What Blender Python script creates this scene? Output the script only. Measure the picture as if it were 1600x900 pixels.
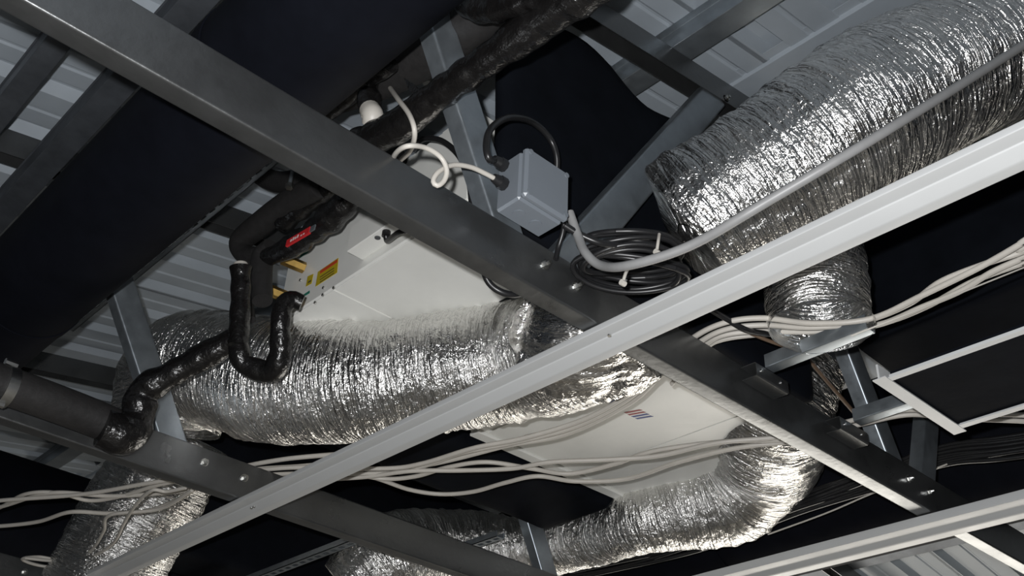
import bpy, math, random
import numpy as np
random.seed(4)
S = bpy.context.scene
col = S.collection
for o in list(bpy.data.objects):
    bpy.data.objects.remove(o)

# ------------------------------------------------------------------ camera
# X runs right and away, Y left and away (both level), Z up; coordinates below are relative to the eye,
# the whole place is lifted by EYE at the end so that the floor lies at 0.
EYE = 1.6
F, CX, CY = 1660.1, 800.0, 450.0
R = np.array([[0.7275662, 0.40386939, 0.55456014],
              [-0.68466529, 0.37635912, 0.62416926],
              [0.04336909, -0.83381253, 0.55034152]])
cam_d = bpy.data.cameras.new('camera')
cam = bpy.data.objects.new('camera', cam_d)
col.objects.link(cam)
cam_d.sensor_fit = 'HORIZONTAL'
cam_d.sensor_width = 36.0
cam_d.lens = 36.0 * F / 1600.0
cam_d.clip_start = 0.02
from mathutils import Matrix, Vector
M3 = Matrix([[R[i][0], -R[i][1], -R[i][2]] for i in range(3)])
cam.matrix_world = Matrix.Translation((0, 0, EYE)) @ M3.to_4x4()
S.camera = cam

# ------------------------------------------------------------------ world, light, exposure
w = bpy.data.worlds.new('world')
S.world = w
w.use_nodes = True
w.node_tree.nodes['Background'].inputs[0].default_value = (0.75, 0.85, 1.0, 1)
w.node_tree.nodes['Background'].inputs[1].default_value = 0.03


def light(name, kind, loc, power, color, size=None, target=None, size_y=None):
    d = bpy.data.lights.new(name, kind)
    d.energy = power
    d.color = color
    if kind == 'AREA':
        d.shape = 'RECTANGLE'
        d.size = size
        d.size_y = size_y or size
    else:
        d.shadow_soft_size = size
    o = bpy.data.objects.new(name, d)
    o.location = loc
    if target is not None:
        o.rotation_euler = (Vector(target) - Vector(loc)).to_track_quat('-Z', 'Y').to_euler()
    col.objects.link(o)
    return o


fl = R @ np.array([-0.045, -0.055, 0.0])
light('camera_flash', 'POINT', (fl[0], fl[1], fl[2] + EYE), 152, (0.985, 0.99, 1.0), 0.012)
light('glazed_door_daylight', 'AREA', (6.15, 3.6, -0.62 + EYE), 106, (1.0, 0.95, 0.86), 3.6, (4.15, 3.6, -0.62 + EYE), 1.5)
S.view_settings.view_transform = 'Standard'
S.view_settings.look = 'None'
S.view_settings.gamma = 1.0
S.view_settings.exposure = 0.0
S.view_settings.use_curve_mapping = False


# ------------------------------------------------------------------ placing helpers
def ray(u, v):
    return R @ np.array([u - CX, v - CY, F])


def PZ(u, v, z):
    r = ray(u, v)
    return r * (z / r[2])


def PX(u, v, x):
    r = ray(u, v)
    return r * (x / r[0])


def PY(u, v, y):
    r = ray(u, v)
    return r * (y / r[1])


# ------------------------------------------------------------------ materials
MATS = {}


def mat(name, color, rough=0.5, metal=0.0, noise=0.0, nscale=20.0, bump=0.0, bscale=40.0, stretch=None,
        spec=0.5, rvar=0.0, coat=0.0):
    m = bpy.data.materials.new(name)
    m.use_nodes = True
    nt = m.node_tree
    b = nt.nodes['Principled BSDF']
    b.inputs['Base Color'].default_value = (*color, 1)
    b.inputs['Roughness'].default_value = rough
    b.inputs['Metallic'].default_value = metal
    b.inputs['Specular IOR Level'].default_value = spec
    b.inputs['Coat Weight'].default_value = coat
    tc = nt.nodes.new('ShaderNodeTexCoord')
    mp = nt.nodes.new('ShaderNodeMapping')
    if stretch:
        mp.inputs['Scale'].default_value = stretch
    nt.links.new(tc.outputs['Object'], mp.inputs[0])
    if noise or rvar:
        n = nt.nodes.new('ShaderNodeTexNoise')
        n.inputs['Scale'].default_value = nscale
        n.inputs['Detail'].default_value = 6
        n.inputs['Roughness'].default_value = 0.6
        nt.links.new(mp.outputs[0], n.inputs['Vector'])
        if noise:
            r = nt.nodes.new('ShaderNodeMapRange')
            r.inputs['From Min'].default_value = 0.3
            r.inputs['From Max'].default_value = 0.7
            r.inputs['To Min'].default_value = 1 - noise
            r.inputs['To Max'].default_value = 1 + noise
            nt.links.new(n.outputs['Fac'], r.inputs['Value'])
            mx = nt.nodes.new('ShaderNodeVectorMath')
            mx.operation = 'SCALE'
            mx.inputs[0].default_value = color
            nt.links.new(r.outputs[0], mx.inputs['Scale'])
            nt.links.new(mx.outputs[0], b.inputs['Base Color'])
        if rvar:
            r = nt.nodes.new('ShaderNodeMapRange')
            r.inputs['From Min'].default_value = 0.3
            r.inputs['From Max'].default_value = 0.7
            r.inputs['To Min'].default_value = rough - rvar
            r.inputs['To Max'].default_value = rough + rvar
            nt.links.new(n.outputs['Fac'], r.inputs['Value'])
            nt.links.new(r.outputs[0], b.inputs['Roughness'])
    if bump:
        n2 = nt.nodes.new('ShaderNodeTexNoise')
        n2.inputs['Scale'].default_value = bscale
        n2.inputs['Detail'].default_value = 4
        nt.links.new(mp.outputs[0], n2.inputs['Vector'])
        bp = nt.nodes.new('ShaderNodeBump')
        bp.inputs['Strength'].default_value = 1.0
        bp.inputs['Distance'].default_value = bump
        nt.links.new(n2.outputs['Fac'], bp.inputs['Height'])
        nt.links.new(bp.outputs[0], b.inputs['Normal'])
    MATS[name] = m
    return m


def foil_mat(name, pleat=1.0, crumple=1.0, rough=0.2):
    m = bpy.data.materials.new(name)
    m.use_nodes = True
    nt = m.node_tree
    L = nt.links
    b = nt.nodes['Principled BSDF']
    b.inputs['Base Color'].default_value = (0.88, 0.87, 0.85, 1)
    b.inputs['Metallic'].default_value = 1.0
    b.inputs['Roughness'].default_value = rough
    uv = nt.nodes.new('ShaderNodeUVMap')
    uv.uv_map = 'UVMap'

    def tex(kind, sx, sy, scale, **kw):
        mp = nt.nodes.new('ShaderNodeMapping')
        mp.inputs['Scale'].default_value = (sx, sy, 1)
        L.new(uv.outputs[0], mp.inputs[0])
        n = nt.nodes.new(kind)
        n.inputs['Scale'].default_value = scale
        for k, v in kw.items():
            n.inputs[k].default_value = v
        L.new(mp.outputs[0], n.inputs['Vector'])
        return n

    def ridged(n):
        a = nt.nodes.new('ShaderNodeMath'); a.operation = 'SUBTRACT'; a.inputs[1].default_value = 0.5
        L.new(n.outputs['Fac'], a.inputs[0])
        c = nt.nodes.new('ShaderNodeMath'); c.operation = 'ABSOLUTE'
        L.new(a.outputs[0], c.inputs[0])
        return c

    def bump(h, dist, prev=None):
        bp = nt.nodes.new('ShaderNodeBump')
        bp.inputs['Strength'].default_value = 1.0
        bp.inputs['Distance'].default_value = dist
        L.new(h, bp.inputs['Height'])
        if prev:
            L.new(prev.outputs[0], bp.inputs['Normal'])
        return bp

    p = tex('ShaderNodeTexNoise', 14, 150, 1.0, Detail=2.0, Distortion=0.5)      # fine pleats round the duct
    p2 = ridged(tex('ShaderNodeTexNoise', 45, 70, 1.0, Detail=4.0, Roughness=0.6))
    v = tex('ShaderNodeTexVoronoi', 70, 100, 1.0)
    b1 = bump(p.outputs['Fac'], 0.0105 * pleat)
    b2 = bump(p2.outputs[0], 0.0065 * crumple, b1)
    b3 = bump(v.outputs['Distance'], 0.0011 * crumple, b2)
    L.new(b3.outputs[0], b.inputs['Normal'])
    n = tex('ShaderNodeTexNoise', 10, 10, 1.0, Detail=4.0)
    r = nt.nodes.new('ShaderNodeMapRange')
    r.inputs['From Min'].default_value = 0.3
    r.inputs['From Max'].default_value = 0.7
    r.inputs['To Min'].default_value = rough - 0.06
    r.inputs['To Max'].default_value = rough + 0.12
    L.new(n.outputs['Fac'], r.inputs['Value'])
    L.new(r.outputs[0], b.inputs['Roughness'])
    MATS[name] = m
    return m


mat('galv', (0.165, 0.17, 0.172), 0.33, 0.85, 0.10, 9, 0.0006, 60, rvar=0.08)
mat('galv_dark', (0.15, 0.16, 0.17), 0.45, 0.8, 0.15, 9, 0.0006, 60, rvar=0.08)
mat('zinc', (0.32, 0.355, 0.385), 0.38, 0.8, 0.10, 30, rvar=0.08)
mat('bolt', (0.62, 0.62, 0.60), 0.28, 1.0, 0.1, 60)
mat('grid_white', (0.54, 0.55, 0.55), 0.38, 0.0, 0.02, 8, rvar=0.05)
mat('unit_white', (0.84, 0.84, 0.80), 0.36, 0.0, 0.05, 5, 0.0008, 6, rvar=0.06)
mat('roof', (0.345, 0.385, 0.425), 0.45, 0.0, 0.10, 5, 0.0006, 12, rvar=0.08)
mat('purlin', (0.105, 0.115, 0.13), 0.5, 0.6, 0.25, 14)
mat('black_duct', (0.0048, 0.0056, 0.0088), 0.7, 0.0, 0.2, 12, 0.002, 10, spec=0.07)  # slight navy of the lens haze is mixed into the black
mat('black_blanket', (0.0045, 0.0055, 0.008), 0.85, 0.0, 0.25, 10, 0.004, 9, spec=0.06)
mat('black_foam', (0.022, 0.021, 0.021), 0.62, 0.0, 0.2, 60, 0.0007, 150, spec=0.35)
mat('black_tape', (0.007, 0.0065, 0.0065), 0.27, 0.0, 0.2, 40, 0.006, 45, spec=0.6)
mat('black_cable', (0.014, 0.014, 0.015), 0.35, 0.0, 0.1, 60)
mat('brown_cable', (0.13, 0.085, 0.055), 0.4, 0.0, 0.1, 60)
mat('white_cable', (0.56, 0.53, 0.48), 0.45, 0.0, 0.05, 30)
mat('grey_cable', (0.25, 0.25, 0.25), 0.45, 0.0, 0.06, 40)
mat('box_grey', (0.165, 0.185, 0.21), 0.38, 0.0, 0.02, 20)
mat('red', (0.62, 0.02, 0.025), 0.4)
mat('print_white', (0.75, 0.72, 0.70), 0.5)
mat('yellow', (0.52, 0.40, 0.015), 0.5, 0.0, 0.05, 50)
mat('print_red', (0.60, 0.07, 0.02), 0.5)
mat('print_dark', (0.12, 0.10, 0.03), 0.5)
mat('green', (0.02, 0.20, 0.14), 0.5)
mat('brass', (0.55, 0.36, 0.11), 0.32, 1.0, 0.2, 60)
mat('logo_red', (0.30, 0.035, 0.04), 0.5)
mat('logo_blue', (0.035, 0.06, 0.24), 0.5)
mat('floor', (0.24, 0.225, 0.20), 0.7, 0.0, 0.15, 3)
mat('wall', (0.12, 0.12, 0.12), 0.7, 0.0, 0.08, 3)
foil_mat('foil', 1.0, 1.2, 0.235)
foil_mat('foil_tape', 0.3, 1.6, 0.16)


# ------------------------------------------------------------------ object helpers
def tag(o, label=None, cat=None, group=None, kind=None):
    if label: o['label'] = label
    if cat: o['category'] = cat
    if group: o['group'] = group
    if kind: o['kind'] = kind
    return o


def empty(name, loc, label=None, cat=None, group=None, kind=None):
    o = bpy.data.objects.new(name, None)
    o.empty_display_size = 0.05
    o.location = tuple(float(x) for x in loc)
    col.objects.link(o)
    return tag(o, label, cat, group, kind)


def mesh(name, verts, faces, m, parent=None, smooth=False, uv=None):
    me = bpy.data.meshes.new(name)
    me.from_pydata([tuple(map(float, v)) for v in verts], [], faces)
    if smooth:
        me.polygons.foreach_set('use_smooth', [True] * len(me.polygons))
    me.materials.append(MATS[m])
    me.update()
    o = bpy.data.objects.new(name, me)
    col.objects.link(o)
    if parent is not None:
        o.parent = parent
        base = np.array(parent.location)
        p = parent.parent
        while p is not None:
            base = base + np.array(p.location)
            p = p.parent
        o.location = tuple(-base)      # vertices are given in place coordinates
    return o


def join_geo(*gs):
    V, Fc = [], []
    for v, f in gs:
        n = len(V)
        V += [tuple(p) for p in v]
        Fc += [tuple(i + n for i in q) for q in f]
    return V, Fc


def g_box(a, b, bev=0.0):
    (x0, y0, z0), (x1, y1, z1) = a, b
    if bev <= 0:
        v = [(x, y, z) for x in (x0, x1) for y in (y0, y1) for z in (z0, z1)]
        f = [(0, 1, 3, 2), (4, 6, 7, 5), (0, 4, 5, 1), (2, 3, 7, 6), (0, 2, 6, 4), (1, 5, 7, 3)]
        return v, f
    c = ((x0 + x1) / 2, (y0 + y1) / 2, (z0 + z1) / 2)
    h = (abs(x1 - x0) / 2, abs(y1 - y0) / 2, abs(z1 - z0) / 2)
    bev = min(bev, min(h) * 0.9)
    V, idx = [], {}
    for sx in (-1, 1):
        for sy in (-1, 1):
            for sz in (-1, 1):
                for ax in range(3):
                    s = (sx, sy, sz)
                    p = [c[k] + s[k] * (h[k] - (0 if k == ax else bev)) for k in range(3)]
                    idx[(s, ax)] = len(V)
                    V.append(tuple(p))
    Fc = []
    for ax in range(3):
        a1, a2 = [k for k in range(3) if k != ax]
        for s in (-1, 1):
            q = []
            for t1, t2 in ((-1, -1), (1, -1), (1, 1), (-1, 1)):
                k = [0, 0, 0]; k[ax] = s; k[a1] = t1; k[a2] = t2
                q.append(idx[(tuple(k), ax)])
            Fc.append(tuple(q))
    for ax in range(3):
        a1, a2 = [k for k in range(3) if k != ax]
        for t1 in (-1, 1):
            for t2 in (-1, 1):
                q = []
                for s, aa in ((-1, a1), (1, a1), (1, a2), (-1, a2)):
                    k = [0, 0, 0]; k[ax] = s; k[a1] = t1; k[a2] = t2
                    q.append(idx[(tuple(k), aa)])
                Fc.append(tuple(q))
    for sx in (-1, 1):
        for sy in (-1, 1):
            for sz in (-1, 1):
                Fc.append(tuple(idx[((sx, sy, sz), a)] for a in range(3)))
    return V, Fc


def fix(o):
    import bmesh
    bm = bmesh.new()
    bm.from_mesh(o.data)
    bmesh.ops.recalc_face_normals(bm, faces=bm.faces)
    bm.to_mesh(o.data)
    bm.free()
    return o


def box(name, a, b, m, parent=None, bev=0.0):
    v, f = g_box(a, b, bev)
    return fix(mesh(name, v, f, m, parent))


def round_poly(pts, r, n=4):
    """open polyline with its inner corners rounded"""
    out = [np.array(pts[0], float)]
    for i in range(1, len(pts) - 1):
        p, a, b = (np.array(q, float) for q in (pts[i], pts[i - 1], pts[i + 1]))
        da, db = a - p, b - p
        la, lb = np.linalg.norm(da), np.linalg.norm(db)
        rr = min(r, la * .45, lb * .45)
        pa, pb = p + da / la * rr, p + db / lb * rr
        for k in range(n + 1):
            t = k / n
            out.append((1 - t) ** 2 * pa + 2 * t * (1 - t) * p + t * t * pb)
    out.append(np.array(pts[-1], float))
    return out


def sheet_profile(pts, t, r=0.004):
    """closed outline of a folded sheet of thickness t"""
    p = round_poly(pts, r)
    n = len(p)
    nor = []
    for i in range(n):
        d = (p[min(i + 1, n - 1)] - p[max(i - 1, 0)])
        d = d / np.linalg.norm(d)
        nor.append(np.array([-d[1], d[0]]))
    return [p[i] for i in range(n)] + [p[i] + nor[i] * t for i in reversed(range(n))]


def g_extrude(profile, p0, p1, xd, yd):
    p0, p1, xd, yd = (np.array(q, float) for q in (p0, p1, xd, yd))
    n = len(profile)
    V = [p0 + a * xd + b * yd for a, b in profile] + [p1 + a * xd + b * yd for a, b in profile]
    Fc = [(i, (i + 1) % n, n + (i + 1) % n, n + i) for i in range(n)]
    h = n // 2
    for o_ in (0, n):
        for i in range(h - 1):
            q = (o_ + i, o_ + i + 1, o_ + n - 2 - i, o_ + n - 1 - i)
            Fc.append(q if o_ else q[::-1])
    return V, Fc


def extrude(name, profile, p0, p1, xd, yd, m, parent=None, smooth=True):
    v, f = g_extrude(profile, p0, p1, xd, yd)
    o = fix(mesh(name, v, f, m, parent))
    if smooth:
        try:
            o.data.polygons.foreach_set('use_smooth', [True] * len(o.data.polygons))
            o.data.set_sharp_from_angle(angle=math.radians(40))
        except Exception:
            pass
    return o


def spline(pts, step=0.01):
    """Catmull-Rom through pts (rows of any width), resampled evenly in its first three columns"""
    P = np.array([np.array(p, float) for p in pts])
    if len(P) == 2:
        q = np.array([P[0] + (P[1] - P[0]) * t for t in np.linspace(0, 1, 30)])
    else:
        E = np.vstack([2 * P[0] - P[1], P, 2 * P[-1] - P[-2]])
        q = []
        for i in range(1, len(E) - 2):
            a, b, c, d = E[i - 1:i + 3]
            for t in np.linspace(0, 1, 24, endpoint=False):
                q.append(.5 * (2 * b + (c - a) * t + (2 * a - 5 * b + 4 * c - d) * t * t + (3 * b - a - 3 * c + d) * t ** 3))
        q.append(E[-2])
        q = np.array(q)
    s = np.r_[0, np.cumsum(np.linalg.norm(np.diff(q[:, :3], axis=0), axis=1))]
    n = max(3, int(s[-1] / step) + 1)
    t = np.linspace(0, s[-1], n)
    return np.array([np.interp(t, s, q[:, k]) for k in range(q.shape[1])]).T, t


def frames(C):
    T = np.gradient(C, axis=0)
    T /= np.linalg.norm(T, axis=1)[:, None]
    a = np.array([0, 0, 1.0]) if abs(T[0][2]) < .9 else np.array([1.0, 0, 0])
    n = np.cross(T[0], a); n /= np.linalg.norm(n)
    N = [n]
    for i in range(1, len(C)):
        n = N[-1] - T[i] * np.dot(N[-1], T[i])
        n /= np.linalg.norm(n)
        N.append(n)
    N = np.array(N)
    return T, N, np.cross(T, N)


def g_tube(pts, r, seg=10, step=0.012, cap=True, bulge=None):
    rows = [list(p) + [rr] for p, rr in zip(pts, r if hasattr(r, '__len__') else [r] * len(pts))]
    Q, t = spline(rows, step)
    C, rad = Q[:, :3], Q[:, 3]
    if bulge is not None:
        rad = rad * bulge(t)
    T, N, B = frames(C)
    th = np.linspace(0, 2 * math.pi, seg, endpoint=False)
    V = (C[:, None] + rad[:, None, None] * (np.cos(th)[None, :, None] * N[:, None] + np.sin(th)[None, :, None] * B[:, None])).reshape(-1, 3)
    n = len(C)
    Fc = []
    for i in range(n - 1):
        for j in range(seg):
            k = (j + 1) % seg
            Fc.append((i * seg + j, i * seg + k, (i + 1) * seg + k, (i + 1) * seg + j))
    if cap:
        Fc.append(tuple(reversed(range(seg))))
        Fc.append(tuple((n - 1) * seg + j for j in range(seg)))
    return [tuple(v) for v in V], Fc


def tube(name, pts, r, m, parent=None, seg=10, step=0.012, bulge=None):
    v, f = g_tube(pts, r, seg, step, True, bulge)
    o = mesh(name, v, f, m, parent, smooth=True)
    o.data.set_sharp_from_angle(angle=math.radians(60))
    return o


def vnoise(U, V, nu, nv, rng):
    """smooth value noise, periodic in U in [0,1)"""
    nu, nv = max(2, int(nu)), max(2, int(nv))
    g = rng.random((nu, nv + 2))
    x, y = U * nu, V * nv
    i, j = np.floor(x).astype(int), np.floor(y).astype(int)
    fx, fy = x - i, y - j
    fx, fy = fx * fx * (3 - 2 * fx), fy * fy * (3 - 2 * fy)
    i0, i1 = i % nu, (i + 1) % nu
    j0 = np.clip(j, 0, nv); j1 = np.clip(j + 1, 0, nv + 1)
    return (g[i0, j0] * (1 - fx) + g[i1, j0] * fx) * (1 - fy) + (g[i0, j1] * (1 - fx) + g[i1, j1] * fx) * fy


def foil_duct(name, pts, r, m='foil', parent=None, seed=1, seg=150, step=0.005, pleat=0.0022, crumple=0.006, lump=0.010, pitch=0.026):
    rng = np.random.default_rng(seed)
    rows = [list(p) + [rr] for p, rr in zip(pts, r if hasattr(r, '__len__') else [r] * len(pts))]
    Q, t = spline(rows, step)
    C, rad = Q[:, :3], Q[:, 3]
    T, N, B = frames(C)
    n = len(C)
    U, V = np.meshgrid(np.arange(seg) / seg, np.arange(n) / (n - 1))
    L = t[-1]
    circ = 2 * math.pi * float(np.mean(rad))
    ph = V * L / pitch + U + 1.2 * vnoise(U, V, 5, L / .12, rng)
    d = -pleat * np.abs(np.sin(math.pi * ph)) ** 0.7
    d += crumple * (np.abs(2 * vnoise(U, V, circ / .05, L / .030, rng) - 1) - .5)
    d += crumple * .35 * (np.abs(2 * vnoise(U, V, circ / .03, L / .014, rng) - 1) - .5)
    d += crumple * .9 * (vnoise(U, V, circ / .09, L / .012, rng) - .5)
    d += crumple * 1.1 * (vnoise(U, V, circ / .16, L / .022, rng) - .5)
    d += lump * 2 * (vnoise(U, V, 4, L / .16, rng) - .5)
    th = 2 * math.pi * U
    rr = rad[:, None] + d
    P = C[:, None] + rr[..., None] * (np.cos(th)[..., None] * N[:, None] + np.sin(th)[..., None] * B[:, None])
    P = P.reshape(-1, 3)
    ii, jj = np.meshgrid(np.arange(n - 1), np.arange(seg), indexing='ij')
    kk = (jj + 1) % seg
    quads = np.stack([ii * seg + jj, ii * seg + kk, (ii + 1) * seg + kk, (ii + 1) * seg + jj], -1).reshape(-1, 4)
    me = bpy.data.meshes.new(name)
    nq = len(quads)
    me.vertices.add(len(P)); me.vertices.foreach_set('co', P.ravel())
    me.loops.add(nq * 4); me.loops.foreach_set('vertex_index', quads.ravel().astype(np.int32))
    me.polygons.add(nq)
    me.polygons.foreach_set('loop_start', (np.arange(nq) * 4).astype(np.int32))
    me.polygons.foreach_set('loop_total', np.full(nq, 4, np.int32))
    uvl = me.uv_layers.new(name='UVMap')
    u0, u1 = jj / seg * circ, (jj + 1) / seg * circ
    v0, v1 = t[ii], t[ii + 1]
    uvs = np.stack([np.stack([u0, v0], -1), np.stack([u1, v0], -1), np.stack([u1, v1], -1), np.stack([u0, v1], -1)], -2)
    uvl.data.foreach_set('uv', uvs.reshape(-1).astype(np.float32))
    me.update(calc_edges=True)
    me.validate()
    me.polygons.foreach_set('use_smooth', [True] * len(me.polygons))
    me.materials.append(MATS[m])
    o = bpy.data.objects.new(name, me)
    col.objects.link(o)
    if parent is not None:
        o.parent = parent
        o.location = tuple(-np.array(parent.location))
    return o


def g_prism(poly, off):
    """polygon of 3D points, extruded by the vector off"""
    n = len(poly)
    V = [np.array(p, float) for p in poly] + [np.array(p, float) + np.array(off, float) for p in poly]
    Fc = [tuple(range(n)), tuple(reversed(range(n, 2 * n)))] + [(i, (i + 1) % n, n + (i + 1) % n, n + i) for i in range(n)]
    return V, Fc


def prism(name, poly, off, m, parent=None):
    v, f = g_prism(poly, off)
    return fix(mesh(name, v, f, m, parent))


def g_cyl(p0, p1, r0, r1=None, seg=12):
    p0, p1 = np.array(p0, float), np.array(p1, float)
    r1 = r0 if r1 is None else r1
    d = p1 - p0; d = d / np.linalg.norm(d)
    a = np.array([0, 0, 1.0]) if abs(d[2]) < .9 else np.array([1.0, 0, 0])
    n = np.cross(d, a); n /= np.linalg.norm(n)
    b = np.cross(d, n)
    V = []
    for p, r in ((p0, r0), (p1, r1)):
        for k in range(seg):
            t = 2 * math.pi * k / seg
            V.append(p + r * (math.cos(t) * n + math.sin(t) * b))
    Fc = [(i, (i + 1) % seg, seg + (i + 1) % seg, seg + i) for i in range(seg)]
    Fc += [tuple(reversed(range(seg))), tuple(range(seg, 2 * seg))]
    return V, Fc


def cyl(name, p0, p1, r0, m, parent=None, r1=None, seg=12):
    v, f = g_cyl(p0, p1, r0, r1, seg)
    o = fix(mesh(name, v, f, m, parent))
    if seg > 8:
        o.data.polygons.foreach_set('use_smooth', [True] * len(o.data.polygons))
        o.data.set_sharp_from_angle(angle=math.radians(45))
    return o


def hexbolt(p, d, parent, s=0.008, name='bolt'):
    p, d = np.array(p, float), np.array(d, float)
    v, f = join_geo(g_cyl(p, p + d * .002, s * 1.35, seg=14), g_cyl(p + d * .002, p + d * .009, s, seg=6), g_cyl(p + d * .009, p + d * .015, s * .5, seg=8))
    return fix(mesh(name, v, f, 'bolt', parent))


# ================================================================== THE SETTING
PITCH, XR = 0.165, 1.90


def chord_z(x):
    return 1.847 + PITCH * (XR - 1.19) - PITCH * abs(x - XR)


def roof_z(x):
    return chord_z(x) + 0.052


fo = box('floor', (-3, -3, -EYE - .05), (7, 7.5, -EYE), 'floor'); tag(fo, kind='structure')
wb = box('wall_back', (-3, 6.4, -EYE), (7, 6.5, 2.1), 'wall'); tag(wb, kind='structure')
wr = box('wall_right', (6.2, -3, -EYE), (6.3, 6.4, 2.0), 'wall'); tag(wr, kind='structure')

ceil_root = empty('ceiling', (XR, 2.5, roof_z(XR)), kind='structure')
# profiled roof sheets: pans 0.2 apart with ribs pressed upward, each sheet 1.0 wide
rib = [(0, 0), (.060, 0), (.066, .004), (.072, .004), (.078, 0), (.130, 0), (.148, .030), (.176, .030), (.194, 0), (.2, 0)]


def roof_sheet(y0, side):
    prof = []
    for k in range(5):
        for a, b in rib[:-1]:
            prof.append((y0 + k * .2 + a, b))
    prof.append((y0 + 1.012, 0.0))
    xs = (XR, -1.2) if side < 0 else (XR, 6.2)
    V, Fc = [], []
    n = len(prof)
    for th in (0, .0012):
        for x in xs:
            V += [(x, y, roof_z(x) + z + th) for y, z in prof]
    for i in range(n - 1):
        Fc.append((i, i + 1, n + i + 1, n + i))
        Fc.append((2 * n + i + 1, 2 * n + i, 3 * n + i, 3 * n + i + 1))
    return fix(mesh('roof_sheet', V, Fc, 'roof', ceil_root))


for k in range(-3, 7):
    for s in (-1, 1):
        roof_sheet(k * 1.0 + 0.02, s)
# folded ridge lining
rp = [(-.20, -.033 - .002), (-.17, -.028 - .002), (-.165, -.040), (0, -.012), (.165, -.040), (.17, -.030), (.20, -.035)]
extrude('ridge_lining', sheet_profile([(a, b + .004) for a, b in rp], .0015, .002), (XR, -2.8, roof_z(XR)), (XR, 6.3, roof_z(XR)), (1, 0, 0), (0, 0, 1), 'roof', ceil_root)

# purlins along the roof
purl = [(.330, 'dark steel roof purlin nearest the upper left corner, beside the white sheeting', .050),
        (.480, 'dark steel roof purlin running along the big black duct', .060),
        (1.49, 'grey steel roof purlin crossing above the top chord beside the big foil duct', .075),
        (2.45, 'grey steel roof purlin hidden beyond the ridge above the black plenum', .06),
        (3.30, 'grey steel roof purlin above the long round black duct', .06),
        (4.12, 'pale steel roof purlin at the lower right, below the far ceiling runner', .08)]
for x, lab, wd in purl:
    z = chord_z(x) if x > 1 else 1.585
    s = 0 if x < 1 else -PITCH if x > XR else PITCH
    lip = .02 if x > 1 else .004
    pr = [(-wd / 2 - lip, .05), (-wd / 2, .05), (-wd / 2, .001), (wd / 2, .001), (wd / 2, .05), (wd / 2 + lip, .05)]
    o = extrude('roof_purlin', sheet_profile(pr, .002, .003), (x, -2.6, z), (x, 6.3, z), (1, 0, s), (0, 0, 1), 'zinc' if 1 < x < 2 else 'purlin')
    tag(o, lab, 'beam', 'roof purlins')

# ================================================================== ROOF TRUSSES
TW = 0.098      # chord depth
C_SEC = [(.040, .012), (.040, 0), (0, 0), (0, TW), (.040, TW), (.040, TW - .012)]


def c_profile(w_, d_, lip):
    return sheet_profile([(w_, lip), (w_, 0), (0, 0), (0, d_), (w_, d_), (w_, d_ - lip)], -.0022, .005)


def member(name, p0, p1, yface, m, parent, width=.050, depth=.034, flip=1):
    """web member: folded channel, back towards the viewer, between two points of the truss plane"""
    p0 = np.array([p0[0], yface, p0[1]]); p1 = np.array([p1[0], yface, p1[1]])
    d = p1 - p0; d /= np.linalg.norm(d)
    xd = np.cross(d, np.array([0, 1.0, 0])) * flip
    pr = sheet_profile([(-width / 2 + .0, depth), (-width / 2, 0), (width / 2, 0), (width / 2, depth)], -.002, .004)
    return extrude(name, pr, p0, p1, xd, (0, 1, 0), m, parent)


def truss(Y, label, webs, bolts, group='roof trusses'):
    t = empty('roof_truss', (XR, Y, 1.0), label, 'truss', group)
    extrude('bottom_chord', c_profile(.040, TW, .012), (-.9, Y, 1.0), (5.4, Y, 1.0), (0, 1, 0), (0, 0, 1), 'galv', t)
    for sgn, xe in ((-1, -.9), (1, 5.4)):
        x0, x1 = XR + sgn * .004, xe
        z0, z1 = chord_z(x0), chord_z(x1)
        pr = sheet_profile([(-.002, -.073), (-.002, 0), (.044, 0), (.044, -.073)], -.0022, .004)
        extrude('top_chord', pr, (x0, Y, z0), (x1, Y, z1), (0, 1, 0), (0, 0, 1), 'galv', t)
    for a, b, m, wd in webs:
        member('web_member', a, b, Y + .004, m, t, wd)
    for (x, z) in bolts:
        hexbolt((x, Y, z), (0, -1, 0), t, .0075)
    return t


truss(1.105, 'near steel roof truss whose long grey bottom chord crosses the picture under the junction box',
      [((1.005, 1.03), (.66, 1.69), 'zinc', .062), ((1.075, 1.03), (1.625, 1.86), 'zinc', .070),
       ((2.265, 1.03), (1.86, 1.86), 'zinc', .062), ((2.36, 1.03), (2.70, 1.80), 'zinc', .062),
       ((3.52, 1.03), (3.15, 1.72), 'zinc', .06), ((-.1, 1.03), (.35, 1.66), 'zinc', .06)],
      [(1.055, 1.058), (1.135, 1.052), (1.655, 1.862), (1.83, 1.92), (2.275, 1.055), (2.37, 1.052)])
truss(2.338, 'middle steel roof truss whose bottom chord passes under the large foil duct',
      [((1.035, 1.03), (.60, 1.70), 'zinc', .066), ((2.335, 1.03), (1.95, 1.80), 'zinc', .062), ((3.6, 1.03), (3.2, 1.70), 'zinc', .06)],
      [(1.085, 1.06), (1.20, 1.056), (2.36, 1.05)])
truss(3.57, 'far steel roof truss showing its bolted chord end in the bottom left corner',
      [((1.02, 1.03), (.70, 1.70), 'zinc', .06), ((1.33, 1.03), (1.72, 1.80), 'zinc', .06), ((2.6, 1.03), (2.2, 1.8), 'zinc', .06)],
      [(1.13, 1.058), (1.25, 1.055)])

# ================================================================== BLACK DUCTS AND LAGGING
def black_pipe(name, p0, p1, r, label, rings, cat='duct'):
    t = empty(name, p0, label, cat)
    p0, p1 = np.array(p0, float), np.array(p1, float)
    cyl('body', p0, p1, r, 'black_duct', t, seg=64)
    d = (p1 - p0) / np.linalg.norm(p1 - p0)
    for s in rings:
        q = p0 + d * s
        cyl('seam_band', q, q + d * .035, r + .003, 'black_duct', t, seg=64)
    return t


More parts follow.
